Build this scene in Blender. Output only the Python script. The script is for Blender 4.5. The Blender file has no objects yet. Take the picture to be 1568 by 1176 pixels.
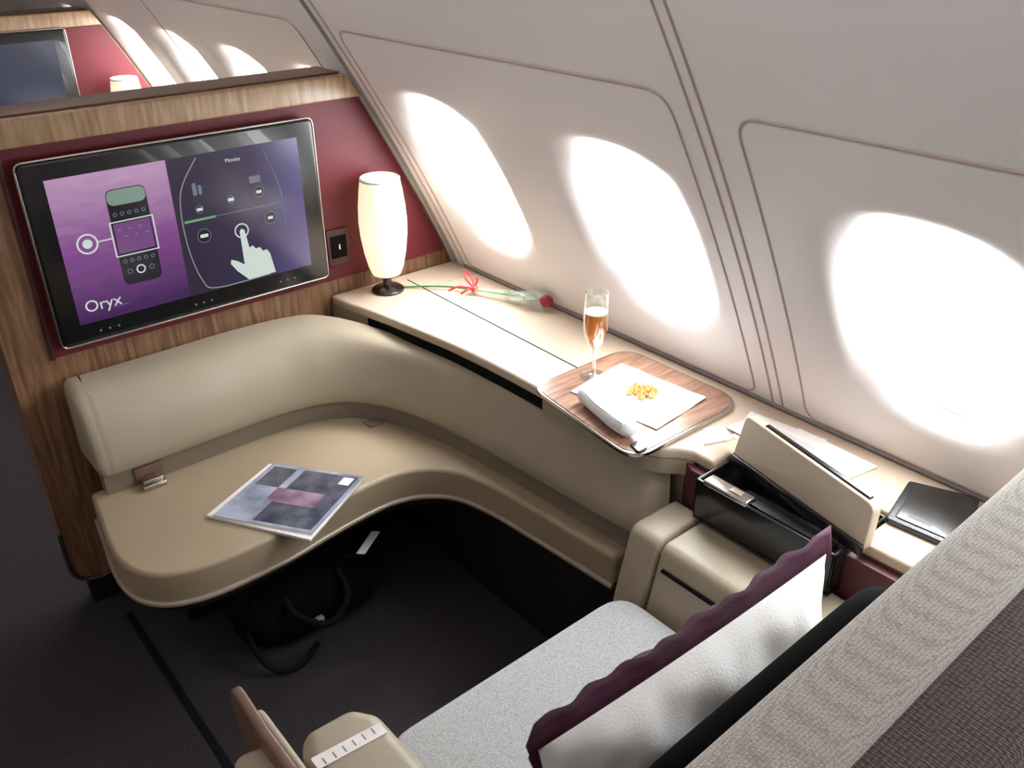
import bpy, bmesh, math, random
from mathutils import Vector, Matrix
random.seed(4)
scene=bpy.context.scene
COL=scene.collection
# ------------------------------------------------------------------ materials
def lin(c):
    return tuple((x/255/12.92 if x/255<=0.04045 else ((x/255+0.055)/1.055)**2.4) for x in c)
def newmat(name):
    m=bpy.data.materials.new(name);m.use_nodes=True
    nt=m.node_tree;b=nt.nodes['Principled BSDF'];return m,nt,b
def mat(name,rgb,rough=.5,var=.06,scale=30,bump=0.0,bscale=300,metal=0,coat=0,spec=.5,sheen=0):
    m,nt,b=newmat(name);c=lin(rgb)
    tc=nt.nodes.new('ShaderNodeTexCoord')
    n=nt.nodes.new('ShaderNodeTexNoise');n.inputs['Scale'].default_value=scale;n.inputs['Detail'].default_value=3
    nt.links.new(tc.outputs['Object'],n.inputs['Vector'])
    r=nt.nodes.new('ShaderNodeValToRGB');nt.links.new(n.outputs['Fac'],r.inputs['Fac'])
    r.color_ramp.elements[0].position=.3;r.color_ramp.elements[1].position=.7
    r.color_ramp.elements[0].color=(*[x*(1-var) for x in c],1)
    r.color_ramp.elements[1].color=(*[min(1,x*(1+var)) for x in c],1)
    nt.links.new(r.outputs['Color'],b.inputs['Base Color'])
    b.inputs['Roughness'].default_value=rough;b.inputs['Metallic'].default_value=metal
    b.inputs['Coat Weight'].default_value=coat;b.inputs['Specular IOR Level'].default_value=spec
    b.inputs['Sheen Weight'].default_value=sheen
    if bump:
        n2=nt.nodes.new('ShaderNodeTexNoise');n2.inputs['Scale'].default_value=bscale
        nt.links.new(tc.outputs['Object'],n2.inputs['Vector'])
        bp=nt.nodes.new('ShaderNodeBump');bp.inputs['Strength'].default_value=bump;bp.inputs['Distance'].default_value=.002
        nt.links.new(n2.outputs['Fac'],bp.inputs['Height']);nt.links.new(bp.outputs['Normal'],b.inputs['Normal'])
    return m
def wood(name,c1,c2,c3,vec=(3,3,40),rough=.35):
    m,nt,b=newmat(name)
    tc=nt.nodes.new('ShaderNodeTexCoord');mp=nt.nodes.new('ShaderNodeMapping');mp.inputs['Scale'].default_value=vec
    nt.links.new(tc.outputs['Object'],mp.inputs['Vector'])
    n=nt.nodes.new('ShaderNodeTexNoise');n.inputs['Scale'].default_value=3;n.inputs['Detail'].default_value=6;n.inputs['Distortion'].default_value=.6
    nt.links.new(mp.outputs['Vector'],n.inputs['Vector'])
    r=nt.nodes.new('ShaderNodeValToRGB');nt.links.new(n.outputs['Fac'],r.inputs['Fac'])
    e=r.color_ramp.elements;e[0].position=.3;e[0].color=(*lin(c1),1);e[1].position=.72;e[1].color=(*lin(c3),1)
    x=e.new(.5);x.color=(*lin(c2),1)
    nt.links.new(r.outputs['Color'],b.inputs['Base Color']);b.inputs['Roughness'].default_value=rough
    return m
def weave(name,c1,c2,scale=300,rough=.9,bump=.5,stretch=(1,1,1),rot=(0,0,0),rnd=.75):
    m,nt,b=newmat(name)
    tc=nt.nodes.new('ShaderNodeTexCoord');mp=nt.nodes.new('ShaderNodeMapping');mp.inputs['Scale'].default_value=stretch;mp.inputs['Rotation'].default_value=rot
    nt.links.new(tc.outputs['Object'],mp.inputs['Vector'])
    v=nt.nodes.new('ShaderNodeTexVoronoi');v.inputs['Scale'].default_value=scale;v.inputs['Randomness'].default_value=rnd
    nt.links.new(mp.outputs['Vector'],v.inputs['Vector'])
    r=nt.nodes.new('ShaderNodeValToRGB');r.color_ramp.elements[0].color=(*lin(c2),1);r.color_ramp.elements[1].color=(*lin(c1),1)
    r.color_ramp.elements[0].position=.15;r.color_ramp.elements[1].position=.75
    nt.links.new(v.outputs['Distance'],r.inputs['Fac']);nt.links.new(r.outputs['Color'],b.inputs['Base Color'])
    bp=nt.nodes.new('ShaderNodeBump');bp.inputs['Strength'].default_value=bump;bp.inputs['Distance'].default_value=.0015;bp.invert=True
    nt.links.new(v.outputs['Distance'],bp.inputs['Height']);nt.links.new(bp.outputs['Normal'],b.inputs['Normal'])
    b.inputs['Roughness'].default_value=rough;b.inputs['Specular IOR Level'].default_value=.2
    return m
def emit(name,rgb,s=1,mixgloss=.0):
    m,nt,b=newmat(name);c=lin(rgb)
    b.inputs['Base Color'].default_value=(0.01,.01,.01,1)
    b.inputs['Emission Color'].default_value=(*c,1);b.inputs['Emission Strength'].default_value=s
    b.inputs['Roughness'].default_value=.12
    return m
M={}
M['leather']=mat('leather_beige',(164,151,130),.42,.03,8,.25,450)
M['leather_seat']=mat('leather_bench',(156,138,113),.42,.03,8,.25,450)
M['leather_side']=mat('leather_taupe',(146,126,108),.45,.03,8,.25,450)
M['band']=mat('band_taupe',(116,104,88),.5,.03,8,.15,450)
M['console']=mat('console_cream',(200,180,158),.34,.02,6,.1,500)
M['lid']=mat('lid_cream',(196,180,158),.4,.02,6,.1,500)
M['wallp']=mat('wall_plastic',(220,214,213),.5,.012,4,.06,900)
M['groove']=mat('panel_groove',(168,144,140),.6)
M['gasket']=mat('gasket_grey',(128,122,120),.6)
M['frame']=mat('window_frame_white',(240,240,240),.5)
M['ceil']=mat('ceiling_plastic',(205,198,194),.7)
M['maroon']=mat('maroon_panel',(98,30,38),.5,.05,20,.1,400,spec=.3)
M['maroon_d']=mat('maroon_dark',(76,28,38),.5,.05,20)
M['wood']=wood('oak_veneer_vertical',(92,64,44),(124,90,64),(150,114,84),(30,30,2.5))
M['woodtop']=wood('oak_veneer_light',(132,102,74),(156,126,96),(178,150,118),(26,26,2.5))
M['woodtray']=wood('walnut_tray',(112,78,62),(142,106,86),(168,132,108),(3.0,34,3.0),.3)
M['black']=mat('black_plastic',(16,16,17),.25,coat=.3)
M['blackm']=mat('black_matte',(14,13,13),.85,spec=.15)
M['headc']=mat('head_cushion_black',(9,9,10),.95,spec=.05)
M['bag']=mat('bag_nylon',(9,9,10),.95,.2,60,.4,200,spec=.1)
M['strap']=mat('strap_grey',(20,20,22),.9,spec=.1)
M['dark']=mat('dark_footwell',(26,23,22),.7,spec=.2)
M['chrome']=mat('brushed_metal',(190,185,178),.22,metal=1)
M['bead']=mat('trim_bead',(160,144,126),.35,metal=.3)
M['carpet']=mat('carpet_charcoal',(54,50,53),.95,.35,220,1.0,500,spec=.1)
M['white']=mat('white_linen',(250,249,247),.8,.01,20,.3,250)
M['purple']=mat('purple_satin',(66,24,48),.65,.12,30,.2,200,spec=.3)
M['paper']=mat('paper_white',(238,232,228),.6)
M['seat']=weave('seat_weave_grey',(156,158,157),(202,203,200),380,stretch=(1,1.6,1))
M['back']=weave('seatback_weave_mauve',(66,54,55),(122,106,104),330,bump=.8,stretch=(1,.6,1.25),rot=(0,.6,0),rnd=.3)
M['rim']=weave('seatback_rim_weave',(158,152,143),(212,207,199),420,bump=.6,stretch=(1,.6,1.6),rnd=.4)
M['folder']=mat('folder_leather',(18,22,28),.3,.1,80,.3,300)
M['green']=mat('rose_leaf',(60,110,40),.5)
M['red']=mat('rose_red',(140,16,30),.5,.2,60)
M['redr']=mat('ribbon_red',(200,24,36),.35)
M['nuts']=mat('roasted_nuts',(216,170,104),.6,.3,90)
M['brown']=mat('shell_brown',(108,80,64),.4)
# ------------------------------------------------------------------ helpers
def link(o,parent=None):
    COL.objects.link(o)
    if parent: o.parent=parent
    return o
def empty(name,loc=(0,0,0)):
    e=bpy.data.objects.new(name,None);e.empty_display_size=.05;COL.objects.link(e);return e
def mesh(name,verts,faces,m,parent=None,smooth=True,ang=40):
    me=bpy.data.meshes.new(name);me.from_pydata([tuple(v) for v in verts],[],faces)
    bm=bmesh.new();bm.from_mesh(me);bmesh.ops.recalc_face_normals(bm,faces=bm.faces);bm.to_mesh(me);bm.free()
    return fin(name,me,m,parent,smooth,ang)
def fin(name,me,m,parent,smooth=True,ang=40):
    me.materials.append(m)
    if smooth:
        for p in me.polygons:p.use_smooth=True
        me.set_sharp_from_angle(angle=math.radians(ang))
    return link(bpy.data.objects.new(name,me),parent)
def slab(name,outline,z0,z1,m,parent=None,bev=0,seg=4,bottom=True,frame=None,ang=35):
    bm=bmesh.new()
    lo=[bm.verts.new((x,y,z0)) for x,y in outline];hi=[bm.verts.new((x,y,z1)) for x,y in outline]
    n=len(outline)
    bm.faces.new(lo[::-1]);bm.faces.new(hi)
    for i in range(n):bm.faces.new((lo[i],lo[(i+1)%n],hi[(i+1)%n],hi[i]))
    bmesh.ops.recalc_face_normals(bm,faces=bm.faces)
    if bev:
        es=[]
        for e in bm.edges:
            a=e.calc_face_angle(0)
            if a>math.radians(30):
                if not bottom and e.verts[0].co.z<z0+1e-6 and e.verts[1].co.z<z0+1e-6: continue
                es.append(e)
        bmesh.ops.bevel(bm,geom=es,offset=bev,segments=seg,profile=.5,affect='EDGES',clamp_overlap=True)
    if frame:
        for v in bm.verts:v.co=frame(*v.co)
        bmesh.ops.recalc_face_normals(bm,faces=bm.faces)
    me=bpy.data.meshes.new(name);bm.to_mesh(me);bm.free()
    return fin(name,me,m,parent,True,ang)
def box(name,x,y,z,m,parent=None,bev=.004,seg=3,frame=None):
    return slab(name,[(x[0],y[0]),(x[1],y[0]),(x[1],y[1]),(x[0],y[1])],z[0],z[1],m,parent,bev,seg,frame=frame)
def fillet(pts,r,n=6):
    out=[];N=len(pts)
    for i,p in enumerate(pts):
        rr=r[i] if isinstance(r,(list,tuple)) else r
        p=Vector(p);a=Vector(pts[i-1])-p;b=Vector(pts[(i+1)%N])-p
        if rr<=0: out.append(tuple(p));continue
        la,lb=a.length,b.length;a.normalize();b.normalize()
        th=a.angle(b);d=min(rr/math.tan(th/2),la*.49,lb*.49)
        p0=p+a*d;p1=p+b*d
        for k in range(n+1):
            t=k/n;q=p0*(1-t)**2+p*2*t*(1-t)+p1*t*t
            out.append(tuple(q))
    return out
def catmull(pts,n=6,closed=False):
    P=[Vector(p) for p in pts];N=len(P);out=[]
    rng=N if closed else N-1
    for i in range(rng):
        if closed: p0,p1,p2,p3=P[i-1],P[i],P[(i+1)%N],P[(i+2)%N]
        else: p0,p1,p2,p3=P[max(i-1,0)],P[i],P[i+1],P[min(i+2,N-1)]
        for k in range(n):
            t=k/n
            out.append(.5*((2*p1)+(p2-p0)*t+(2*p0-5*p1+4*p2-p3)*t*t+(3*p1-p0-3*p2+p3)*t**3))
    if not closed: out.append(P[-1])
    return out
def sweep(name,path,prof,m,parent=None,endround=0,cent=None,ang=40,profB=None,blend=None):
    path=[Vector((p[0],p[1])) for p in path];n=len(path);k=len(prof)
    L=[0]
    for i in range(1,n):L.append(L[-1]+(path[i]-path[i-1]).length)
    cd=sum(p[0] for p in prof)/k;cz=sum(p[1] for p in prof)/k
    if cent:cd,cz=cent
    V=[];Fc=[]
    for i,p in enumerate(path):
        t=(path[min(i+1,n-1)]-path[max(i-1,0)]).normalized();nn=Vector((t.y,-t.x))
        s=1
        if endround and L[i]<endround:
            s=1-(endround-math.sqrt(max(0,endround**2-(endround-L[i])**2)))/.11
        w=blend(p) if blend else 0
        for q_,(d,z) in enumerate(prof):
            if profB: d,z=d*(1-w)+profB[q_][0]*w,z*(1-w)+profB[q_][1]*w
            d2=cd+(d-cd)*s;z2=cz+(z-cz)*s
            q=p+nn*d2;V.append((q.x,q.y,z2))
    for i in range(n-1):
        for j in range(k):
            a=i*k+j;b=i*k+(j+1)%k;Fc.append((a,b,b+k,a+k))
    Fc.append(tuple(range(k))[::-1]);Fc.append(tuple((n-1)*k+j for j in range(k)))
    return mesh(name,V,Fc,m,parent,True,ang)
def tube(name,pts,r,m,parent=None,seg=8,closed=False,rad=None):
    P=[Vector(p) for p in pts];n=len(P);V=[];Fc=[]
    up=Vector((.13,.21,.97)).normalized()
    for i,p in enumerate(P):
        if closed:t=(P[(i+1)%n]-P[i-1]).normalized()
        else:t=(P[min(i+1,n-1)]-P[max(i-1,0)]).normalized()
        a=t.cross(up)
        if a.length<.05:a=t.cross(Vector((1,0,0)))
        a.normalize();b=t.cross(a)
        rr=rad[i] if rad else r
        for j in range(seg):
            th=2*math.pi*j/seg;V.append(p+a*math.cos(th)*rr+b*math.sin(th)*rr)
    for i in range(n if closed else n-1):
        for j in range(seg):
            a=i*seg+j;b=i*seg+(j+1)%seg;c=((i+1)%n)*seg+(j+1)%seg;d=((i+1)%n)*seg+j;Fc.append((a,b,c,d))
    if not closed:
        Fc.append(tuple(range(seg)));Fc.append(tuple((n-1)*seg+j for j in range(seg)))
    return mesh(name,V,Fc,m,parent,True,60)
def lathe(name,prof,c,m,parent=None,seg=40,caps=False,ang=40):
    V=[];Fc=[];k=len(prof)
    for i in range(seg):
        th=2*math.pi*i/seg
        for r,z in prof:V.append((c[0]+r*math.cos(th),c[1]+r*math.sin(th),c[2]+z))
    for i in range(seg):
        for j in range(k-1):
            a=i*k+j;b=((i+1)%seg)*k+j;Fc.append((a,b,b+1,a+1))
    o=mesh(name,V,Fc,m,parent,True,ang);return o
# ------------------------------------------------------------------ wall profile
X0=1.4589
def X(z):
    s=z-.66;return X0-.4587*s-.1328*s*s if s>0 else X0-.4587*s*0.3
def WP(y,z,d=0):
    s=max(z-.66,0);dx=-.4587-.2656*s;n=Vector((1,-dx)).normalized()
    return Vector((X(z)+d*n.x,y,z+d*n.y))
WIN=[-.6,-.03,.540,1.152,1.722,2.24,2.72,3.22,3.75,4.3]
HW,HH,ZC,EX=.155,.202,.990,2.6
ys=[-1.6+.04*i for i in range(171)];zs=[.62+.035*i for i in range(43)]
V=[];Fc=[];idx={}
for i,y in enumerate(ys):
    for j,z in enumerate(zs):
        idx[i,j]=len(V);V.append(WP(y,z))
blocked=set();rings=[]
for wc in WIN:
    i0=round((wc-.24+1.6)/.04);i1=round((wc+.24+1.6)/.04);j0=round((.74-.62)/.035);j1=round((1.25-.62)/.035)
    for i in range(i0,i1):
        for j in range(j0,j1):blocked.add((i,j))
    per=[(i,j0) for i in range(i0,i1)]+[(i1,j) for j in range(j0,j1)]+[(i,j1) for i in range(i1,i0,-1)]+[(i0,j) for j in range(j1,j0,-1)]
    rings.append((wc,per))
for i in range(len(ys)-1):
    for j in range(len(zs)-1):
        if (i,j) not in blocked:Fc.append((idx[i,j],idx[i,j+1],idx[i+1,j+1],idx[i+1,j]))
def sup(a,b):
    return (abs(a/HW)**EX+abs(b/HH)**EX)**(-1/EX)
for wc,per in rings:
    prev=[idx[p] for p in per];n=len(per)
    for t,dep,sc in [(.3,0,1),(.5,.001,1),(.66,.004,1),(.78,.009,1),(.87,.015,1),(.94,.021,1),(1,.028,1),(1,.038,.99),(1,.055,.975),(1,.075,.97)]:
        cur=[]
        for i,j in per:
            y,z=ys[i],zs[j];a,b=y-wc,z-ZC
            k=sup(a,b);ea,eb=a*k*sc,b*k*sc
            yy=wc+a+(ea-a)*t;zz=ZC+b+(eb-b)*t
            if t<1: yy=wc+a+(a*k-a)*t;zz=ZC+b+(b*k-b)*t
            cur.append(len(V));V.append(WP(yy,zz,dep))
        for q in range(n):Fc.append((prev[q],prev[(q+1)%n],cur[(q+1)%n],cur[q]))
        prev=cur
mesh('wall_right',V,Fc,M['wallp'],None,True,80)
for k,wc in enumerate(WIN):
    pts=[]
    for q in range(64):
        th=2*math.pi*q/64;a,b=math.cos(th)*.2,math.sin(th)*.2;s=sup(a,b)*.97
        pts.append(WP(wc+a*s,ZC+b*s,.072))
    e=empty('window_%d'%(k+1))
    tube('inner_frame',pts,.005,M['frame'],e,8,True)
    if .3<wc<2:
        hp=[WP(wc+dy,ZC-HH*.945,.045) for dy in (-.03,0,.03)]
        tube('shade_handle',hp,.005,M['frame'],e)
box('wall_right_dado',(1.46,1.50),(-1.6,5.2),(0,.63),M['wallp'],None,0)
box('floor',(-2.4,1.5),(-1.6,5.2),(-.05,0),M['carpet'],None,0)
box('ceiling',(-2.4,.62),(-1.6,5.2),(2.08,2.12),M['ceil'],None,0)
box('wall_left',(-2.44,-2.4),(-1.6,5.2),(0,2.1),M['ceil'],None,0)
box('wall_back',(-2.4,1.5),(-1.64,-1.6),(0,2.1),M['ceil'],None,0)
box('wall_front',(-2.4,1.5),(5.2,5.24),(0,2.1),M['ceil'],None,0)
box('trim_1',(.342,.358),(.9,1.95),(0,.004),M['blackm'],None,.001)
tn=[2]
def groove(pts,r=.003,m=None,d=0.0):
    tube('trim_%d'%tn[0],[WP(y,z,d) for y,z in pts],r,m or M['groove'],None,8);tn[0]+=1
def dens(p,step=.03):
    out=[]
    for a,b in zip(p[:-1],p[1:]):
        a=Vector(a);b=Vector(b);n=max(1,int((b-a).length/step))
        for i in range(n):out.append(tuple(a+(b-a)*i/n))
    out.append(tuple(p[-1]));return out
def panel(ya,yb,zt,zb=.675):
    c=fillet([(ya,zb),(ya,zt),(yb,zt),(yb,zb)],[.03,.045,.045,.03],6)
    c=c+[c[0]]
    groove(dens(c),.0024)
panel(.934,1.925,1.337);panel(-.35,.811,1.318);panel(2.13,3.2,1.34)
for yy in (.868,.892): groove([(yy,.665+i*.03) for i in range(46)],.0026)
groove([(1.955,.665+i*.03) for i in range(46)],.003)
groove([(1.992,.668+i*.03) for i in range(46)],.007,M['gasket'])
groove([(y,.668) for y in [i*.05 for i in range(3,40)]],.005,M['gasket'],-.002)
# ------------------------------------------------------------------ partitions
def partition(Y,name):
    e=empty(name)
    fr=lambda x,y,z:Vector((x,z,y))
    right=[(X(z)-.006,z) for z in [.66+.05*i for i in range(12)]]
    out=fillet([(.265,1.19),(.265,.10),(.44,.10),(.44,.0),(1.445,0)],[0,.07,0,0,0],8)+right+[(X(1.215)-.006,1.215)]
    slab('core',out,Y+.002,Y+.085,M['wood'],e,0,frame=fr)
    c=fillet([(.262,.26),(.262,.097),(.45,.097)],[0,.072,0],8)
    tube('kick_trim',[(x,Y-.001,z) for x,z in c],.006,M['chrome'],e)
    box('kick_recess',(.30,.46),(Y+.03,Y+.07),(0,.1),M['dark'],e,0)
    mo=[(.36,.704)]+[(X(z)-.012,z) for z in [.704+.046*i for i in range(11)]]+[(.36,1.164)]
    slab('maroon_panel',mo,Y-.004,Y+.002,M['maroon'],e,0,frame=fr)
    box('maroon_edge',(.352,.36),(Y-.006,Y+.002),(.70,1.165),M['maroon_d'],e,.001)
    bo=[(.262,1.168),(X(1.168)-.012,1.168),(X(1.223)-.012,1.223),(.262,1.223)]
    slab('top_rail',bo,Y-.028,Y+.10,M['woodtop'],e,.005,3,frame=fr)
    box('top_cap',(.262,X(1.23)-.015),(Y-.0,Y+.104),(1.2235,1.228),M['brown'],e,.001)
    return e
YP=2.016
partition(YP,'wall_partition')
YF=3.93
partition(YF,'wall_partition_far')
# ------------------------------------------------------------------ monitor
def screen_mats():
    m,nt,b=newmat('screen_left_purple')
    tc=nt.nodes.new('ShaderNodeTexCoord');sp=nt.nodes.new('ShaderNodeSeparateXYZ');nt.links.new(tc.outputs['Object'],sp.inputs[0])
    mr=nt.nodes.new('ShaderNodeMapRange');mr.inputs['From Min'].default_value=.78;mr.inputs['From Max'].default_value=1.09
    nt.links.new(sp.outputs['Z'],mr.inputs['Value'])
    n=nt.nodes.new('ShaderNodeTexNoise');n.inputs['Scale'].default_value=9;n.inputs['Distortion'].default_value=1.5;n.inputs['Detail'].default_value=5
    mp=nt.nodes.new('ShaderNodeMapping');mp.inputs['Scale'].default_value=(1,1,4);mp.inputs['Rotation'].default_value=(0,.5,0);nt.links.new(tc.outputs['Object'],mp.inputs['Vector']);nt.links.new(mp.outputs['Vector'],n.inputs['Vector'])
    ma=nt.nodes.new('ShaderNodeMath');ma.operation='MULTIPLY_ADD';ma.inputs[1].default_value=.3;nt.links.new(n.outputs['Fac'],ma.inputs[0])
    ad=nt.nodes.new('ShaderNodeMath');ad.operation='SUBTRACT';nt.links.new(mr.outputs[0],ma.inputs[2]);nt.links.new(ma.outputs[0],ad.inputs[0]);ad.inputs[1].default_value=.15
    r=nt.nodes.new('ShaderNodeValToRGB');nt.links.new(ad.outputs[0],r.inputs['Fac'])
    e=r.color_ramp.elements;e[0].color=(*lin((62,28,84)),1);e[1].color=(*lin((190,150,188)),1);x=e.new(.5);x.color=(*lin((128,66,138)),1)
    nt.links.new(r.outputs['Color'],b.inputs['Emission Color']);b.inputs['Emission Strength'].default_value=.85
    b.inputs['Base Color'].default_value=(.01,.01,.01,1);b.inputs['Roughness'].default_value=.15
    m2,nt,b=newmat('screen_right_dark')
    tc=nt.nodes.new('ShaderNodeTexCoord');sp=nt.nodes.new('ShaderNodeSeparateXYZ');nt.links.new(tc.outputs['Object'],sp.inputs[0])
    mr=nt.nodes.new('ShaderNodeMapRange');mr.inputs['From Min'].default_value=.67;mr.inputs['From Max'].default_value=.99
    nt.links.new(sp.outputs['X'],mr.inputs['Value'])
    r=nt.nodes.new('ShaderNodeValToRGB');nt.links.new(mr.outputs[0],r.inputs['Fac'])
    e=r.color_ramp.elements;e[0].color=(*lin((46,34,58)),1);e[1].color=(*lin((100,90,148)),1);x=e.new(.6);x.color=(*lin((52,42,76)),1)
    nt.links.new(r.outputs['Color'],b.inputs['Emission Color']);b.inputs['Emission Strength'].default_value=.75
    b.inputs['Base Color'].default_value=(.01,.01,.01,1);b.inputs['Roughness'].default_value=.15
    return m,m2
SL,SR=screen_mats()
E={'w':emit('ui_white',(215,228,220),.85),'g':emit('ui_greygreen',(130,155,142),.8),'k':emit('ui_black',(30,26,38),.6),'l':emit('ui_green',(120,170,120),.8),
   'p':emit('ui_purple',(120,70,130),.8),'d':emit('ui_dim',(120,130,150),.7),'b':emit('screen_far_blue',(52,66,92),.7)}
def monitor(Y,full=True,dz=0,name='monitor',x0=.376,x1=1.033):
    e=empty(name)
    z0,z1=.733+dz,1.135+dz
    fr=lambda x,y,z:Vector((x,z,y))
    o=fillet([(x0,z0),(x1,z0),(x1,z1),(x0,z1)],.014,5)
    slab('bezel',o,Y-.036,Y-.006,M['black'],e,.004,3,frame=fr)
    o2=fillet([(x0-.003,z0-.003),(x1+.003,z0-.003),(x1+.003,z1+.003),(x0-.003,z1+.003)],.016,5)
    tube('rim',[(a,Y-.030,b) for a,b in o2],.0032,M['chrome'],e,8,True)
    box('mount',(x0+.15,x1-.15),(Y-.012,Y-.0045),(z0+.1,z1-.1),M['black'],e,0)
    sx0,sx1,sz0,sz1=x0+.043,x1-.045,z0+.044,z1-.036
    yy=Y-.0365
    def S(u,v):return sx0+(sx1-sx0)*u,sz1-(sz1-sz0)*v
    def poly(nm,pts,m,lay):
        y=yy-.0004*lay
        vs=[(S(u,v)[0],y,S(u,v)[1]) for u,v in pts]
        return mesh(nm,vs,[tuple(range(len(vs)))],m,e,False)
    A=(sx1-sx0)/(sz1-sz0)
    def circ(u,v,r,n=24):return [(u+r*math.cos(2*math.pi*i/n)/A,v+r*math.sin(2*math.pi*i/n)) for i in range(n)]
    def ring(nm,u,v,r,w,m,lay):
        a=circ(u,v,r);b=circ(u,v,r-w);n=len(a);y=yy-.0004*lay
        vs=[(S(*p)[0],y,S(*p)[1]) for p in a+b]
        mesh(nm,vs,[(i,(i+1)%n,n+(i+1)%n,n+i) for i in range(n)],m,e,False)
    def rr(u0,v0,u1,v1,r):
        p=fillet([(u0*A,v0),(u1*A,v0),(u1*A,v1),(u0*A,v1)],r,4);return [(a/A,b) for a,b in p]
    if not full:
        poly('screen',[(0,0),(1,0),(1,1),(0,1)],E['b'],1);return e
    poly('screen_left',[(0,0),(.44,0),(.44,1),(0,1)],SL,1)
    poly('screen_right',[(.44,0),(1,0),(1,1),(.44,1)],SR,1)
    poly('handset_body',rr(.195,.13,.345,.80,.05),E['k'],2)
    poly('handset_top',rr(.197,.135,.343,.24,.05),E['g'],3)
    poly('handset_screen',rr(.200,.36,.340,.57,.008),E['p'],3)
    for a,b,c,d in [(.186,.345,.354,.353),(.186,.583,.354,.591),(.186,.345,.191,.591),(.349,.345,.354,.591)]:
        poly('highlight_box',[(a,b),(c,b),(c,d),(a,d)],E['w'],4)
    for i in range(5):
        ring('key',.215+i*.027,.30,.014,.005,E['d'],3);ring('key',.215+i*.027,.63,.014,.005,E['d'],3)
    ring('key_main',.268,.705,.032,.009,E['w'],3);ring('key',.225,.705,.018,.005,E['d'],3);ring('key',.311,.705,.018,.005,E['d'],3)
    for i in range(6):poly('handset_text',rr(.213+i*.02,.40+.05*(i%2),.226+i*.02,.412+.05*(i%2),.003),E['d'],4)
    ring('pointer_ring',.095,.455,.07,.012,E['w'],3);poly('pointer_dot',circ(.095,.455,.032),E['w'],3)
    poly('pointer_line',[(.13,.450),(.187,.450),(.187,.458),(.13,.458)],E['w'],3)
    ow=[(.56,.02),(.475,.25),(.465,.6),(.50,.9),(.56,.985),(.80,.985)]
    c=catmull([(a,b,0) for a,b in ow],8)
    tube('guide_outline',[(S(p.x,p.y)[0],yy-.001,S(p.x,p.y)[1]) for p in c],.0013,E['g'],e,6)
    ow=[(.845,.05),(.895,.35),(.90,.62)]
    c=catmull([(a,b,0) for a,b in ow],8)
    tube('guide_outline',[(S(p.x,p.y)[0],yy-.001,S(p.x,p.y)[1]) for p in c],.001,E['d'],e,6)
    poly('progress_line',[(.47,.445),(.60,.445),(.60,.462),(.47,.462)],E['l'],3)
    poly('guide_line',[(.60,.45),(.88,.45),(.88,.455),(.60,.455)],E['d'],3)
    for u,v,r in [(.54,.575,.052),(.835,.55,.048),(.80,.34,.042),(.675,.355,.028),(.54,.38,.03)]:
        poly('button',circ(u,v,r),E['k'],3);ring('button_ring',u,v,r,.005,E['d'],4);poly('button_glyph',rr(u-.012,v-.01,u+.012,v+.012,.006),E['w'],5)
    poly('button_glyph',rr(.523,.563,.557,.588,.008),E['w'],5)
    poly('glyph_device',rr(.525,.19,.542,.28,.01),E['d'],3);poly('glyph_device',rr(.548,.21,.562,.28,.01),E['d'],3)
    poly('glyph_book',rr(.765,.22,.815,.27,.006),E['d'],3)
    hand=[(.690,.60),(.700,.585),(.712,.60),(.722,.74),(.738,.73),(.750,.76),(.768,.755),(.780,.79),(.798,.785),(.810,.82),(.825,.98),(.70,.985),(.655,.90),(.630,.83),(.635,.80),(.66,.82),(.690,.86)]
    poly('hand_icon',hand,E['w'],6);ring('touch_ring',.70,.60,.056,.010,E['w'],5)
    def text(s,u,v,size,m):
        cu=bpy.data.curves.new('text','FONT');cu.body=s;cu.size=size;cu.materials.append(m)
        o=bpy.data.objects.new('screen_text',cu);COL.objects.link(o);o.parent=e
        x,z=S(u,v);o.location=(x,yy-.0016,z);o.rotation_euler=(math.pi/2,0,0)
    text('Oryx',.03,.92,.037,E['w']);text('Movies',.675,.09,.013,E['w'])
    text('entertainment',.135,.93,.006,E['d'])
    for i in range(3):
        for k in range(3):
            box('bezel_key',(x0+.08+i*.22+k*.02,x0+.084+i*.22+k*.02),(Y-.0372,Y-.036),(z0+.019,z0+.023),E['d'],e,0)
    return e
monitor(YP)
monitor(YF,False,.03,'monitor.001')
e=empty('wall_socket')
box('socket_plate',(1.052,1.118),(YP-.010,YP-.0045),(.742,.842),M['maroon_d'],e,.003)
box('socket_face',(1.062,1.108),(YP-.013,YP-.010),(.765,.825),M['blackm'],e,.002)
box('socket_switch',(1.083,1.088),(YP-.015,YP-.013),(.788,.803),M['chrome'],e,.0005)
# ------------------------------------------------------------------ bench with wrap-around backrest
bench=empty('wraparound_bench')
bp=[(.352,1.848),(.45,1.846),(.60,1.846),(.74,1.848),(.86,1.835),(.945,1.795),(1.005,1.715),(1.042,1.61),(1.065,1.48),(1.080,1.3),(1.092,1.12),(1.103,.985),(1.118,.93),(1.150,.895)]
path=[tuple(p)[:2] for p in catmull([(a,b,0) for a,b in bp],8)]
first=[(.352+.0035*k,1.848) for k in range(8)]
pathb=first+path[3:]
prof=[(-.15,.655),(-.115,.655),(-.085,.651),(-.06,.641),(-.04,.624),(-.024,.60),(-.010,.565),(-.003,.53),(0,.50),(-.001,.475),(-.008,.463),(-.02,.459),(-.15,.459)]
profB=[(-.105,.614),(-.085,.614),(-.068,.613),(-.056,.610),(-.048,.602),(-.040,.585),(-.028,.555),(-.016,.525),(-.007,.498),(-.003,.475),(-.008,.463),(-.02,.459),(-.105,.459)]
def bl(p):
    if p.y>1.845:return 0
    a=(p.x-.88)/(1.03-.88);a=max(0,min(1,a));return a*a*(3-2*a)
sweep('backrest_pad',pathb,prof,M['leather'],bench,.022,profB=profB,blend=bl)
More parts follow.
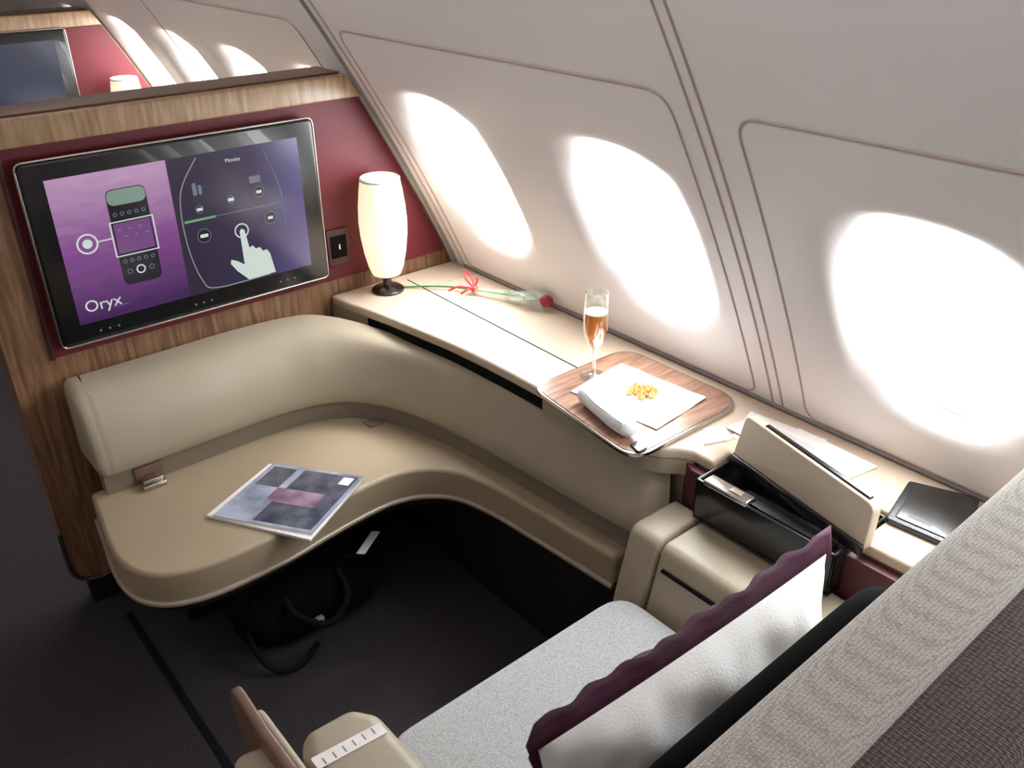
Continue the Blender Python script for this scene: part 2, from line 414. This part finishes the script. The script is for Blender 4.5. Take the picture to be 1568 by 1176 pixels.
prof2=[(-.08,.47),(-.018,.47),(-.014,.40),(-.08,.40)]
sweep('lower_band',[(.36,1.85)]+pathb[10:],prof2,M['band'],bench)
so=[(.332,1.90),(.318,1.80),(.303,1.70),(.300,1.62),(.318,1.555),(.365,1.508),(.451,1.484),(.598,1.486),(.72,1.503),(.826,1.514),(.90,1.511),(.965,1.485),(1.018,1.428),(1.045,1.335),(1.058,1.22),(1.068,1.10),(1.078,.968)]
front=[tuple(p)[:2] for p in catmull([(a,b,0) for a,b in so],6)]
outl=front+[(1.13,.968),(1.13,1.90)]
slab('seat_cushion',outl,.332,.412,M['leather_seat'],bench,.026,6)
tube('edge_piping',[(x-.0,y,.334) for x,y in front],.0075,M['bead'],bench)
ins=[]
for i,(x,y) in enumerate(front):
    a=Vector(front[max(i-1,0)]);b=Vector(front[min(i+1,len(front)-1)]);t=(b-a).normalized();nn=Vector((-t.y,t.x));ins.append((x+nn.x*.03,y+nn.y*.03))
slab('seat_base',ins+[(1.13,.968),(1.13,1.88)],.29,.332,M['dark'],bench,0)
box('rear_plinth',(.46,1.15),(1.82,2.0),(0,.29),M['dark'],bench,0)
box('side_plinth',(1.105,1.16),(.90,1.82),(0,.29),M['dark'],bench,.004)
bk=empty('seat_belt_buckle')
box('recess',(.425,.490),(1.855,1.862),(.416,.455),M['brown'],bk,.002)
box('buckle_plate',(.428,.482),(1.818,1.850),(.4125,.424),M['chrome'],bk,.004)
box('buckle_flap',(.432,.478),(1.826,1.850),(.4245,.434),M['chrome'],bk,.003)
box('latch_recess',(.97,1.01),(1.725,1.760),(.4125,.4165),M['band'],bk,.001)
# ------------------------------------------------------------------ console
con=empty('side_console')
edge=[(1.050,2.012),(1.055,1.95),(1.068,1.890),(1.089,1.779),(1.108,1.65),(1.120,1.552),(1.129,1.40),(1.131,1.253),(1.128,1.10),(1.130,.985),(1.148,.935),(1.176,.905),(1.190,.88)]
ed=[tuple(p)[:2] for p in catmull([(a,b,0) for a,b in edge],5)]
co=ed+[(1.19,.835),(1.30,.835),(1.30,.532),(1.19,.532),(1.20,.15),(1.452,.15),(1.452,2.012)]
slab('console_top',co,.638,.664,M['console'],con,.010,5)
sp=[p for p in ed if 1.25<=p[1]<=1.89]
sweep('drawer_slot',sp,[(-.003,.640),(-.004,.612),(-.05,.612),(-.05,.640)],M['blackm'],con)
sp=[p for p in ed if p[1]<=1.27]
sweep('edge_filler_aft',sp,[(-.001,.640),(-.002,.606),(-.05,.606),(-.05,.640)],M['leather'],con)
sp=[p for p in ed if p[1]>=1.87]
sweep('edge_filler_fore',sp,[(-.001,.640),(-.002,.60),(-.05,.60),(-.05,.640)],M['leather'],con)
box('console_body',(1.20,1.452),(.90,2.01),(0,.634),M['leather_side'],con,0)
box('console_body_aft',(1.195,1.452),(.15,.90),(0,.50),M['leather_side'],con,0)
box('console_body_out',(1.30,1.452),(.15,.90),(.50,.634),M['leather_side'],con,0)
box('console_block_front',(1.195,1.30),(.835,.90),(.50,.634),M['leather_side'],con,0)
box('console_block_aft',(1.198,1.30),(.15,.532),(.50,.634),M['leather_side'],con,0)
sweep('maroon_fascia',[(1.20,.905),(1.185,.893),(1.172,.872),(1.170,.80),(1.172,.60),(1.178,.15)],[(0,.636),(.002,.56),(0,.50),(-.02,.50),(-.02,.636)],M['maroon_d'],con)
tube('top_seam',[(1.268,1.97,.6642),(1.264,1.6,.6642),(1.260,1.27,.6642)],.0016,M['blackm'],con,6)
tube('cross_seam',[(1.268,1.885,.6642),(1.45,1.885,.6642)],.0012,M['groove'],con,6)
slab('far_console_top',[(1.1,2.12),(1.44,2.12),(1.44,3.92),(1.1,3.92)],.634,.664,M['console'],con,.005)
box('far_console_body',(1.12,1.44),(2.12,3.92),(0,.634),M['leather_side'],con,0)
# ------------------------------------------------------------------ storage bin
bn=empty('storage_bin')
bx0,bx1,by0,by1=1.134,1.296,.540,.830
box('bin_floor',(bx0+.002,bx1),(by0,by1),(.566,.572),M['black'],bn,0)
box('bin_wall_in',(bx0,bx0+.007),(by0,by1),(.575,.655),M['black'],bn,.002)
box('bin_wall_out',(bx1-.006,bx1),(by0,by1),(.575,.655),M['black'],bn,.002)
box('bin_wall_fore',(bx0,bx1),(by1-.006,by1),(.575,.655),M['black'],bn,.002)
box('bin_wall_aft',(bx0,bx1),(by0,by0+.006),(.575,.655),M['black'],bn,.002)
box('bin_tray',(bx0+.01,1.20),(by0+.01,by1-.07),(.60,.640),M['blackm'],bn,.006)
box('handset_cradle',(bx0+.02,1.185),(by0+.02,by1-.10),(.640,.647),M['black'],bn,.003)
box('bin_latch',(bx0-.004,bx0+.026),(.715,.812),(.652,.664),M['chrome'],bn,.004)
box('bin_latch_button',(bx0+.004,bx0+.018),(.735,.760),(.664,.666),M['bead'],bn,.001)
la=Vector((1.243,.825));lb=Vector((1.180,.512));ld=(lb-la).normalized();ln=Vector((-ld.y,ld.x))
if ln.x>0: ln=-ln
def LF(u,w,h):
    q=la+ld*u+ln*(w-(h*.12));return Vector((q.x,q.y,.660+h))
LL=(lb-la).length
lo=fillet([(0,0),(LL,0),(LL-.004,.085),(.012,.096)],[.004,.008,.02,.012],5)
slab('bin_lid',lo,-.010,.010,M['lid'],bn,.004,3,frame=lambda x,y,z:LF(x,z,y))
slab('lid_handle',fillet([(.055,.0885),(LL-.02,.082),(LL-.02,.090),(.055,.0965)],.003,3),-.005,.004,M['black'],bn,.001,2,frame=lambda x,y,z:LF(x,z,y))
slab('lid_base',fillet([(0.0,-.008),(LL,-.008),(LL,.012),(0,.012)],.004,3),.010,.016,M['black'],bn,.002,2,frame=lambda x,y,z:LF(x,z,y))
box('hinge',(1.285,1.296),(.56,.80),(.640,.660),M['black'],bn,.002)
def sheet(name,pts,z,m,th=.0012):
    return slab(name,pts,z,z+th,m,None,0)
sheet('paper_sheet',[(1.285,.868),(1.395,.905),(1.418,.74),(1.312,.71)],.6645,M['paper'])
sheet('paper_sheet',[(1.325,.80),(1.412,.80),(1.405,.625),(1.318,.640)],.6662,M['paper'])
sheet('notepad',[(1.268,.920),(1.305,.902),(1.280,.862),(1.222,.885)],.6645,M['paper'],.004)
pc=empty('menu_card')
slab('card',[(1.30,.895),(1.375,.885),(1.37,.735),(1.295,.745)],.6695,.671,mat('card_pink',(226,196,194),.5),pc)
slab('card_emblem',[(1.322,.830),(1.345,.827),(1.343,.800),(1.320,.803)],.6711,.6716,M['maroon_d'],pc)
fo=empty('leather_folder')
slab('cover',fillet([(1.262,.530),(1.395,.560),(1.440,.452),(1.275,.400)],.008,4),.6645,.676,M['folder'],fo,.003)
slab('inlay',fillet([(1.275,.520),(1.388,.545),(1.427,.458),(1.285,.413)],.006,4),.676,.678,M['black'],fo,.0008)
# ------------------------------------------------------------------ tray table
tt=empty('tray_table')
to=fillet([(1.110,1.268),(1.405,1.268),(1.410,.928),(1.070,.928)],[.05,.06,.07,.05],8)
slab('tray_rim',to,.6645,.674,M['chrome'],tt,.002)
cx=sum(p[0] for p in to)/len(to);cy=sum(p[1] for p in to)/len(to)
ti=[(cx+(x-cx)*.965,cy+(y-cy)*.965) for x,y in to]
slab('tray_inlay',ti,.674,.6755,M['woodtray'],tt,.0005)
slab('tray_latch',fillet([(1.098,.965),(1.120,.965),(1.115,.935),(1.09,.935)],.004,3),.6756,.680,M['black'],tt,.001)
def cloth(name,c,sx,sy,rot,z,m,amp=.003,n=24):
    V=[];Fc=[]
    for i in range(n+1):
        for j in range(n+1):
            a=(i/n-.5)*sx;b=(j/n-.5)*sy
            w=amp*(math.sin(a*60+b*23)+math.sin(b*71-a*31)+2)*.5
            x=c[0]+a*math.cos(rot)-b*math.sin(rot);y=c[1]+a*math.sin(rot)+b*math.cos(rot)
            V.append((x,y,z+w))
    for i in range(n):
        for j in range(n):
            a=i*(n+1)+j;Fc.append((a,a+1,a+n+2,a+n+1))
    o=mesh(name,V,Fc,m,None,True,80)
    md=o.modifiers.new('s','SOLIDIFY');md.thickness=.0015;md.offset=1
    return o
cloth('napkin',(1.255,1.09),.175,.225,.10,.6758,M['white'],.0015)
nt_=empty('mixed_nuts')
for i in range(26):
    r=.026*math.sqrt(random.random());th=random.random()*6.28
    bm=bmesh.new();bmesh.ops.create_icosphere(bm,subdivisions=2,radius=.0062)
    s=(random.uniform(.7,1.1),random.uniform(1.1,1.7),random.uniform(.6,.9));rz=Matrix.Rotation(random.random()*6.28,3,'Z')
    for v in bm.verts:
        v.co=Vector((v.co.x*s[0],v.co.y*s[1],v.co.z*s[2]));v.co=rz@v.co+Vector((1.262+r*math.cos(th),1.085+r*math.sin(th),.6830+random.choice([0,0,.006])))
    me=bpy.data.meshes.new('nut');bm.to_mesh(me);bm.free();fin('nut',me,M['nuts'],nt_)
tw=empty('rolled_towel')
A0=Vector((1.150,1.150,.698));B0=Vector((1.112,.975,.698));P=[];rad=[]
for i in range(41):
    t=i/40;P.append(A0.lerp(B0,t)+Vector((.002*math.sin(t*9),0,.001*math.sin(t*14))))
    e_=max(0,(abs(t-.5)-.42)/.08);rad.append((.0205+.0010*math.sin(t*11))*math.sqrt(max(.12,1-e_*e_)))
tube('roll',P,.017,M['white'],tw,24,False,rad)
tube('fold_edge',[p+Vector((-.014,0,.0125)) for p in P[3:-3]],.003,M['white'],tw,8)
# ------------------------------------------------------------------ champagne flute
fl=empty('champagne_flute')
mg,ntg,bg=newmat('clear_glass')
ntg.nodes.remove(bg);o_=ntg.nodes['Material Output']
tr=ntg.nodes.new('ShaderNodeBsdfTransparent');tr.inputs[0].default_value=(.93,.95,.95,1)
gl=ntg.nodes.new('ShaderNodeBsdfGlossy');gl.inputs['Roughness'].default_value=.03
lw=ntg.nodes.new('ShaderNodeLayerWeight');lw.inputs['Blend'].default_value=.35
mxs=ntg.nodes.new('ShaderNodeMixShader');ntg.links.new(lw.outputs['Facing'],mxs.inputs[0]);ntg.links.new(tr.outputs[0],mxs.inputs[1]);ntg.links.new(gl.outputs[0],mxs.inputs[2]);ntg.links.new(mxs.outputs[0],o_.inputs[0])
mc,ntc,bc=newmat('champagne_liquid')
ntc.nodes.remove(bc);o_=ntc.nodes['Material Output']
tr=ntc.nodes.new('ShaderNodeBsdfTransparent');tr.inputs[0].default_value=(*lin((248,208,150)),1)
df=ntc.nodes.new('ShaderNodeBsdfTranslucent');df.inputs[0].default_value=(*lin((246,180,96)),1)
d2=ntc.nodes.new('ShaderNodeBsdfDiffuse');d2.inputs[0].default_value=(*lin((244,178,98)),1)
m1=ntc.nodes.new('ShaderNodeMixShader');ntc.links.new(df.outputs[0],m1.inputs[1]);ntc.links.new(d2.outputs[0],m1.inputs[2])
m3=ntc.nodes.new('ShaderNodeMixShader');m3.inputs[0].default_value=.5;ntc.links.new(tr.outputs[0],m3.inputs[1]);ntc.links.new(m1.outputs[0],m3.inputs[2]);ntc.links.new(m3.outputs[0],o_.inputs[0])
fc=(1.243,1.210,.6765)
lathe('glass',[(0,0),(.030,0),(.031,.002),(.012,.004),(.005,.008),(.0035,.02),(.0035,.055),(.006,.066),(.015,.078),(.022,.092),(.0262,.115),(.0272,.135),(.0265,.165),(.0245,.198),(.0237,.198),(.0255,.165),(.0262,.135),(.0252,.115),(.021,.094),(.014,.081),(.002,.070)],fc,mg,fl)
lathe('champagne',[(0,.071),(.0135,.0815),(.0205,.0945),(.0247,.1155),(.0257,.135),(.0254,.152),(0,.152)],fc,mc,fl)
lathe('foam',[(.0254,.1522),(.0256,.155),(.018,.1555),(0,.155)],fc,mat('foam',(235,215,180),.6),fl)
# ------------------------------------------------------------------ lamps
shm,nts,bs=newmat('lamp_shade_fabric')
tc=nts.nodes.new('ShaderNodeTexCoord');sx=nts.nodes.new('ShaderNodeSeparateXYZ');nts.links.new(tc.outputs['Object'],sx.inputs[0])
mr=nts.nodes.new('ShaderNodeMapRange');mr.inputs['From Min'].default_value=.70;mr.inputs['From Max'].default_value=.97
nts.links.new(sx.outputs['Z'],mr.inputs['Value'])
r=nts.nodes.new('ShaderNodeValToRGB');nts.links.new(mr.outputs[0],r.inputs['Fac'])
el=r.color_ramp.elements;el[0].color=(*lin((255,226,176)),1);el[1].color=(*lin((255,224,180)),1);x=el.new(.5);x.color=(*lin((255,240,205)),1)
nts.links.new(r.outputs['Color'],bs.inputs['Emission Color']);bs.inputs['Emission Strength'].default_value=.9
bs.inputs['Base Color'].default_value=(*lin((245,235,215)),1);bs.inputs['Roughness'].default_value=.6
def lamp(x,y,name):
    e=empty(name)
    lathe('base',[(0,0),(.043,0),(.044,.005),(.036,.011),(.012,.014),(.010,.05),(0,.05)],(x,y,.6645),M['black'],e)
    lathe('collar',[(.030,.045),(.034,.048),(.034,.056),(0,.056)],(x,y,.6645),M['bead'],e)
    lathe('shade',[(.0,.048),(.038,.05),(.046,.07),(.055,.11),(.061,.155),(.063,.195),(.061,.235),(.056,.275),(.051,.305),(.047,.300),(0,.292)],(x,y,.6645),shm,e)
    lathe('rim',[(.0508,.300),(.0525,.308),(.049,.311),(.046,.306)],(x,y,.6645),M['frame'],e)
lamp(1.186,1.942,'table_lamp');lamp(1.20,3.84,'table_lamp.001')
# ------------------------------------------------------------------ rose
rs=empty('wrapped_rose')
st=catmull([(1.225,1.925,.668),(1.27,1.88,.672),(1.315,1.83,.674),(1.345,1.765,.678),(1.385,1.66,.684),(1.415,1.57,.690)],6)
tube('stem',st,.0025,M['green'],rs)
wr,ntw,bw=newmat('cellophane');ow_=ntw.nodes['Material Output'];bw.inputs['Base Color'].default_value=(.6,.65,.56,1);bw.inputs['Roughness'].default_value=.12
tr=ntw.nodes.new('ShaderNodeBsdfTransparent');mm=ntw.nodes.new('ShaderNodeMixShader');mm.inputs[0].default_value=.22
ntw.links.new(tr.outputs[0],mm.inputs[1]);ntw.links.new(bw.outputs[0],mm.inputs[2]);ntw.links.new(mm.outputs[0],ow_.inputs[0])
V=[];Fc=[];NS=22;NR=18
a0=Vector((1.345,1.765,.678));a1=Vector((1.418,1.560,.690));ax=(a1-a0).normalized();sd_=ax.cross(Vector((0,0,1))).normalized();upv=sd_.cross(ax)
for i in range(NR):
    t=i/(NR-1);c=a0.lerp(a1,t)
    for j in range(NS):
        th=2*math.pi*j/NS;rr_=(.006+.022*t)*(1+.22*math.sin(j*5.1+i*.7)*t)
        p=c+sd_*math.cos(th)*rr_*1.25+upv*math.sin(th)*rr_*.75
        p.z=max(p.z,.6655);V.append(p)
for i in range(NR-1):
    for j in range(NS):
        Fc.append((i*NS+j,i*NS+(j+1)%NS,(i+1)*NS+(j+1)%NS,(i+1)*NS+j))
mesh('wrapper',V,Fc,wr,rs,True,25)
for k,(dx,dy,rot) in enumerate([(.0,.09,.5),(.012,.05,-.6),(-.010,.12,1.0),(.006,.03,.2),(-.012,.06,-.3)]):
    c=a1-ax*dy+sd_*dx;pts=[]
    d=(ax*math.cos(rot)+sd_*math.sin(rot))
    q=d.cross(Vector((0,0,1)));pts=[c-d*.022,c+q*.012+Vector((0,0,.006)),c+d*.024,c-q*.012+Vector((0,0,.004))]
    mesh('leaf',pts,[(0,1,2,3)],M['green'],rs,False)
bm=bmesh.new();bmesh.ops.create_uvsphere(bm,u_segments=16,v_segments=10,radius=.015)
for v in bm.verts:
    a=math.atan2(v.co.y,v.co.x);v.co*=1+.13*math.sin(a*3+v.co.z*160);v.co.z*=1.25
Rm=ax.to_track_quat('Z','X').to_matrix()
for v in bm.verts:v.co=Rm@v.co+a1+Vector((0,0,.002))
me=bpy.data.meshes.new('bud');bm.to_mesh(me);bm.free();fin('rose_bud',me,M['red'],rs)
tube('ribbon_knot',[a0+Vector((-.008,0,0)),a0+Vector((.008,0,.004))],.007,M['redr'],rs)
for k,l in enumerate([[(0,0,.004),(-.006,.03,.025),(.012,.05,.035),(.016,.03,.02),(0,0,.004)],[(0,0,.004),(-.03,-.012,.012),(-.05,-.005,.003)],[(0,0,.004),(-.035,.02,.012),(-.06,.035,.002)],[(0,0,.004),(.03,.025,.012),(.045,.05,.005)]]):
    tube('ribbon_loop',catmull([a0+Vector(q) for q in l],6),.0028,M['redr'],rs)
# ------------------------------------------------------------------ magazine
def glossy(name,a,b_,sc):
    m=mat(name,a,.16,.0,sc,coat=.5);r=[n for n in m.node_tree.nodes if n.type=='VALTORGB'][0]
    r.color_ramp.elements[0].color=(*lin(a),1);r.color_ramp.elements[1].color=(*lin(b_),1);return m
mg1=glossy('magazine_cover_blue',(110,118,138),(172,178,196),14)
mg2=glossy('magazine_photo_dark',(52,56,70),(96,94,108),26)
mg3=glossy('magazine_photo_pink',(96,70,92),(168,140,158),20)
mz=empty('magazine')
q=[(.497,1.638),(.695,1.735),(.822,1.530),(.628,1.415)]
slab('pages',q,.4125,.419,M['paper'],mz,.001)
q2=[(.505,1.622),(.700,1.722),(.835,1.535),(.640,1.425)]
slab('second_issue_pages',q2,.4192,.423,M['paper'],mz,.001)
slab('second_issue_cover',q2,.423,.4236,mg1,mz)
def Q(u,v):
    a,b,c,d=[Vector(p) for p in q2];return tuple((a*(1-u)+b*u)*(1-v)+(d*(1-u)+c*u)*v)
def patch(nm,u0,v0,u1,v1,m,z):
    slab(nm,[Q(u0,v0),Q(u1,v0),Q(u1,v1),Q(u0,v1)],z,z+.0003,m,mz)
patch('cover_photo',.04,.38,.96,.96,mg2,.4237)
patch('cover_picture',.36,.30,.60,.80,mg3,.4241)
patch('cover_label',.80,.82,.93,.93,M['paper'],.4245)
patch('cover_masthead',.60,.05,.95,.30,mg2,.4237)
# ------------------------------------------------------------------ right armrest
ar=empty('seat_side_armrest')
def armprof(y0,y1,name,bev,topx=1.036):
    p=fillet([(1.164,.0),(1.164,.560),(topx,.562),(.995,.40),(.995,.0)],[0,.012,.028,.05,0],6)
    slab(name,p,y0,y1,M['leather'],ar,bev,4,frame=lambda x,y,z:Vector((x,z,y)))
armprof(.43,.815,'arm_pad',.006)
armprof(.822,.895,'arm_nose',.022)
box('arm_core',(1.06,1.155),(.45,.87),(.1,.545),M['blackm'],ar,.002)
tube('arm_slot',[(1.022,.80,.517),(1.022,.5,.517),(1.022,.44,.517)],.004,M['blackm'],ar)
# ------------------------------------------------------------------ seat
st_=empty('reclining_armchair')
o=fillet([(.452,.862),(.985,.862),(.985,.40),(.452,.40)],[.05,.06,.02,.02],6)
slab('seat_cushion',o,.335,.452,M['seat'],st_,.032,6)
box('seat_pan',(.47,.97),(.32,.80),(.14,.335),M['dark'],st_,.01)
box('seat_pedestal',(.52,.92),(.30,.70),(0,.14),M['dark'],st_,.01)
def SB(x,t,h):
    h2=h*(1+.075*(x-.38)/.8*max(0,h))
    z=.46+h2*.49; y=.395-h*.095 - t
    return Vector((x,y,z))
xa,xb=.33,1.185
ol=fillet([(xa,0),(xb,0),(xb,1.0),(xa,1.0)],[0,0,.04,.12],10)
def SBf(x,h,t):return SB(x,t,h)
slab('back_cushion',ol,0,.095,M['rim'],st_,.022,6,frame=SBf)
ol2=fillet([(xa-.002,-.3),(xb+.002,-.3),(xb+.002,.985),(xa-.002,.985)],[0,0,.04,.11],10)
slab('back_shell',ol2,.064,.19,M['back'],st_,.03,6,frame=SBf)
pp=[SB(x,.066,h)+Vector((0,0,.003)) for x,h in ol2 if h>-.1]
tube('piping',pp,.004,M['rim'],st_)
ho=fillet([(.38,.05),(.87,.05),(.87,.88),(.38,.88)],.12,6)
slab('head_cushion',ho,-.038,-.001,M['headc'],st_,.018,5,frame=SBf)
# ------------------------------------------------------------------ pillow : standing on the seat, leaning on the back
pl=empty('pillow')
NU,NV=48,28
PL=Vector((.470,.520,.738));PR=Vector((1.000,.490,.762))   # top seam
PW=(PR-PL).length;PH=.285;PT=.072
sdv=(PR-PL).normalized()
up_=Vector((0,-.02,.9998));up_=(up_-sdv*up_.dot(sdv)).normalized()
fw=sdv.cross(up_)
if fw.y<0:fw=-fw
pc_=(PL+PR)/2-up_*(PH/2)
def pp_(u,v,off=0):
    ub=u*(1-.05*(1-v*v)*u*u);vb=v*(1-.05*(1-u*u)*v*v)
    return pc_+sdv*(ub*PW/2)+up_*(vb*PH/2)+fw*off
def pil(side,mat_,name):
    V=[];Fc=[]
    for i in range(NU+1):
        for j in range(NV+1):
            u=i/NU*2-1;v=j/NV*2-1
            f_=((1-abs(u)**3)*(1-abs(v)**3))
            th=PT*max(f_,0)**.6
            w_=(.005*math.sin(u*11+v*6)+.003*math.sin(u*27-v*9)*(1-f_))*min(1,f_*3)
            V.append(pp_(u,v,side*(th)+w_))
    for i in range(NU):
        for j in range(NV):
            a=i*(NV+1)+j;Fc.append((a,a+1,a+NV+2,a+NV+1))
    return mesh(name,V,Fc,mat_,pl,True,80)
pil(1,M['purple'],'front_cover');pil(-1,M['white'],'back_cover')
V=[];Fc=[];n=240
for k in range(n):
    t=k/n*4;s=int(t);w=t-s
    u,v=[(-1+2*w,-1),(1,-1+2*w),(1-2*w,1),(-1,1-2*w)][s]
    du=(1 if u>=.999 else -1 if u<=-.999 else 0);dv=(1 if v>=.999 else -1 if v<=-.999 else 0)
    b0=pp_(u,v)
    wid=.004 if s==0 else (.012 if s in(1,3) else .030)
    dirv=sdv*du+(up_*.75+fw*.65)*max(dv,0)+up_*min(dv,0)
    for q in range(4):
        e_=q/3*wid*(1+.06*math.sin(k*.9))
        V.append(b0+dirv*e_+fw*((.003*math.sin(k*.35)+.0015*math.sin(k*.9))*q/3))
for k in range(n):
    for q in range(3):
        a=k*4+q;b=((k+1)%n)*4+q;Fc.append((a,b,b+1,a+1))
o=mesh('flange',V,Fc,M['purple'],pl,True,80);md=o.modifiers.new('s','SOLIDIFY');md.thickness=.003
# ------------------------------------------------------------------ left armrest
la_=empty('seat_control_armrest')
slab('arm_pad',fillet([(.300,.41),(.425,.41),(.420,.800),(.395,.835),(.318,.838),(.300,.80)],[.0,.0,.03,.03,.03,.03],5),.36,.600,M['leather'],la_,.024,5)
slab('arm_pad_outer',fillet([(.222,.20),(.292,.20),(.292,.86),(.226,.88)],[0,0,.03,.03],5),.30,.585,M['leather'],la_,.022,5)
slab('arm_base',[(.23,.42),(.42,.42),(.42,.78),(.23,.78)],0,.36,M['dark'],la_,.004)
slab('control_strip',fillet([(.306,.765),(.408,.757),(.408,.778),(.306,.787)],.003,3),.5995,.6012,M['paper'],la_,0)
for i in range(6):
    box('control_mark',(.318+i*.015,.3195+i*.015),(.766,.777),(.6012,.6016),M['gasket'],la_,0)
wp=[(.20,.36),(.875,.36),(.930,.47),(.950,.60),(.943,.628),(.92,.628),(.86,.616),(.20,.612)]
slab('side_wing',fillet(wp,[0,.02,.05,.03,.012,.012,.05,0],5),.268,.284,M['brown'],la_,.005,3,frame=lambda x,y,z:Vector((z,x,y)))
wp2=[(.20,.38),(.865,.38),(.91,.47),(.925,.60),(.20,.59)]
slab('side_wing_pad',fillet(wp2,[0,.02,.05,.03,0],5),.284,.298,M['leather'],la_,.006,3,frame=lambda x,y,z:Vector((z,x,y)))
# ------------------------------------------------------------------ backpack under bench
bg_=empty('backpack')
bm=bmesh.new();bmesh.ops.create_uvsphere(bm,u_segments=32,v_segments=20,radius=1)
for v in bm.verts:
    x,y,z=v.co;f=lambda a,p:math.copysign(abs(a)**p,a)
    x,y,z=f(x,.6),f(y,.6),f(z,.6)
    w=1+.05*math.sin(x*7+z*5)+.04*math.sin(y*9-x*3)
    v.co=Vector((.70+x*.19*w,1.665+y*.11*w,max(.002,.085+z*.085*w)))
me=bpy.data.meshes.new('bag');bm.to_mesh(me);bm.free();fin('bag_body',me,M['bag'],bg_)
tube('strap',catmull([(.62,1.60,.165),(.62,1.54,.13),(.68,1.49,.10),(.75,1.52,.12),(.76,1.58,.16)],8),.008,M['strap'],bg_)
tube('strap',catmull([(.56,1.62,.15),(.52,1.58,.08),(.54,1.52,.02),(.60,1.50,.012),(.66,1.53,.02)],8),.007,M['strap'],bg_)
tube('handle',catmull([(.74,1.60,.17),(.78,1.56,.20),(.84,1.55,.19),(.86,1.59,.15)],8),.006,M['bag'],bg_)
box('buckle',(.655,.675),(1.50,1.515),(.10,.115),M['gasket'],bg_,.003)
slab('luggage_tag',[(.80,1.55),(.875,1.60),(.89,1.585),(.815,1.535)],.205,.207,M['paper'],bg_,.0005)
# ------------------------------------------------------------------ lights
w=bpy.data.worlds.new('sky');scene.world=w;w.use_nodes=True
bgk=w.node_tree.nodes['Background'];bgk.inputs[0].default_value=(.93,.97,1,1);bgk.inputs[1].default_value=9
def area(name,loc,dirv,sx,sy,P,col,shape='RECTANGLE',spread=180):
    l=bpy.data.lights.new(name,'AREA');l.shape=shape;l.size=sx;l.size_y=sy;l.energy=P;l.color=col;l.spread=math.radians(spread)
    o=bpy.data.objects.new(name,l);COL.objects.link(o);o.location=loc
    o.rotation_euler=Vector(dirv).to_track_quat('-Z','Y').to_euler();return o
for k,wc in enumerate(WIN):
    p=WP(wc,ZC,.12);q=WP(wc,ZC,0)
    area('daylight_%d'%k,p,q-p,.50,.56,8,(.94,.98,1))
area('added_ceiling_light',(-.9,.8,2.06),(0,0,-1),1.0,4.0,7,(1,.95,.92))  # unseen lamp added for dim ambient light, no fixture modelled
area('added_left_fill',(-2.3,1.0,1.3),(1,0,.12),4.5,.6,3,(1,.96,.94))  # added fill lamp facing the window side; the left wall has no windows
o=area('wall_fill_light',(.12,1.3,2.03),(1,0,-.2),5.0,.10,13,(1,.96,.95),spread=84)  # added fill lamp that brightens the window wall, spread kept off the bench pad
dd=Vector((1,0,-.2)).normalized();zz=-dd;xx=Vector((0,1,0));yy_=zz.cross(xx)
o.rotation_euler=Matrix((xx,yy_,zz)).transposed().to_euler()
s=bpy.data.lights.new('sun','SUN');s.energy=3.2;s.angle=math.radians(13);s.color=(1,.97,.92)
so_=bpy.data.objects.new('sun',s);COL.objects.link(so_);so_.rotation_euler=Vector((-.50,-.06,-.86)).to_track_quat('-Z','Y').to_euler()
# ------------------------------------------------------------------ camera
pi_,ya_,ro_=math.radians(28.62),math.radians(39.86),math.radians(-.35)
F=Vector((math.sin(ya_)*math.cos(pi_),math.cos(ya_)*math.cos(pi_),-math.sin(pi_)))
R=Vector((math.cos(ya_),-math.sin(ya_),0));U=R.cross(F)
R2=R*math.cos(ro_)+U*math.sin(ro_);U2=U*math.cos(ro_)-R*math.sin(ro_)
cd=bpy.data.cameras.new('camera');cd.lens=36*1369/1568;cd.sensor_width=36;cd.clip_start=.02
cam=bpy.data.objects.new('camera',cd);COL.objects.link(cam)
cam.matrix_world=Matrix(((R2.x,U2.x,-F.x,0),(R2.y,U2.y,-F.y,0),(R2.z,U2.z,-F.z,1.6),(0,0,0,1)))
scene.camera=cam
scene.view_settings.view_transform='Standard'
scene.view_settings.exposure=0
scene.view_settings.gamma=1.05
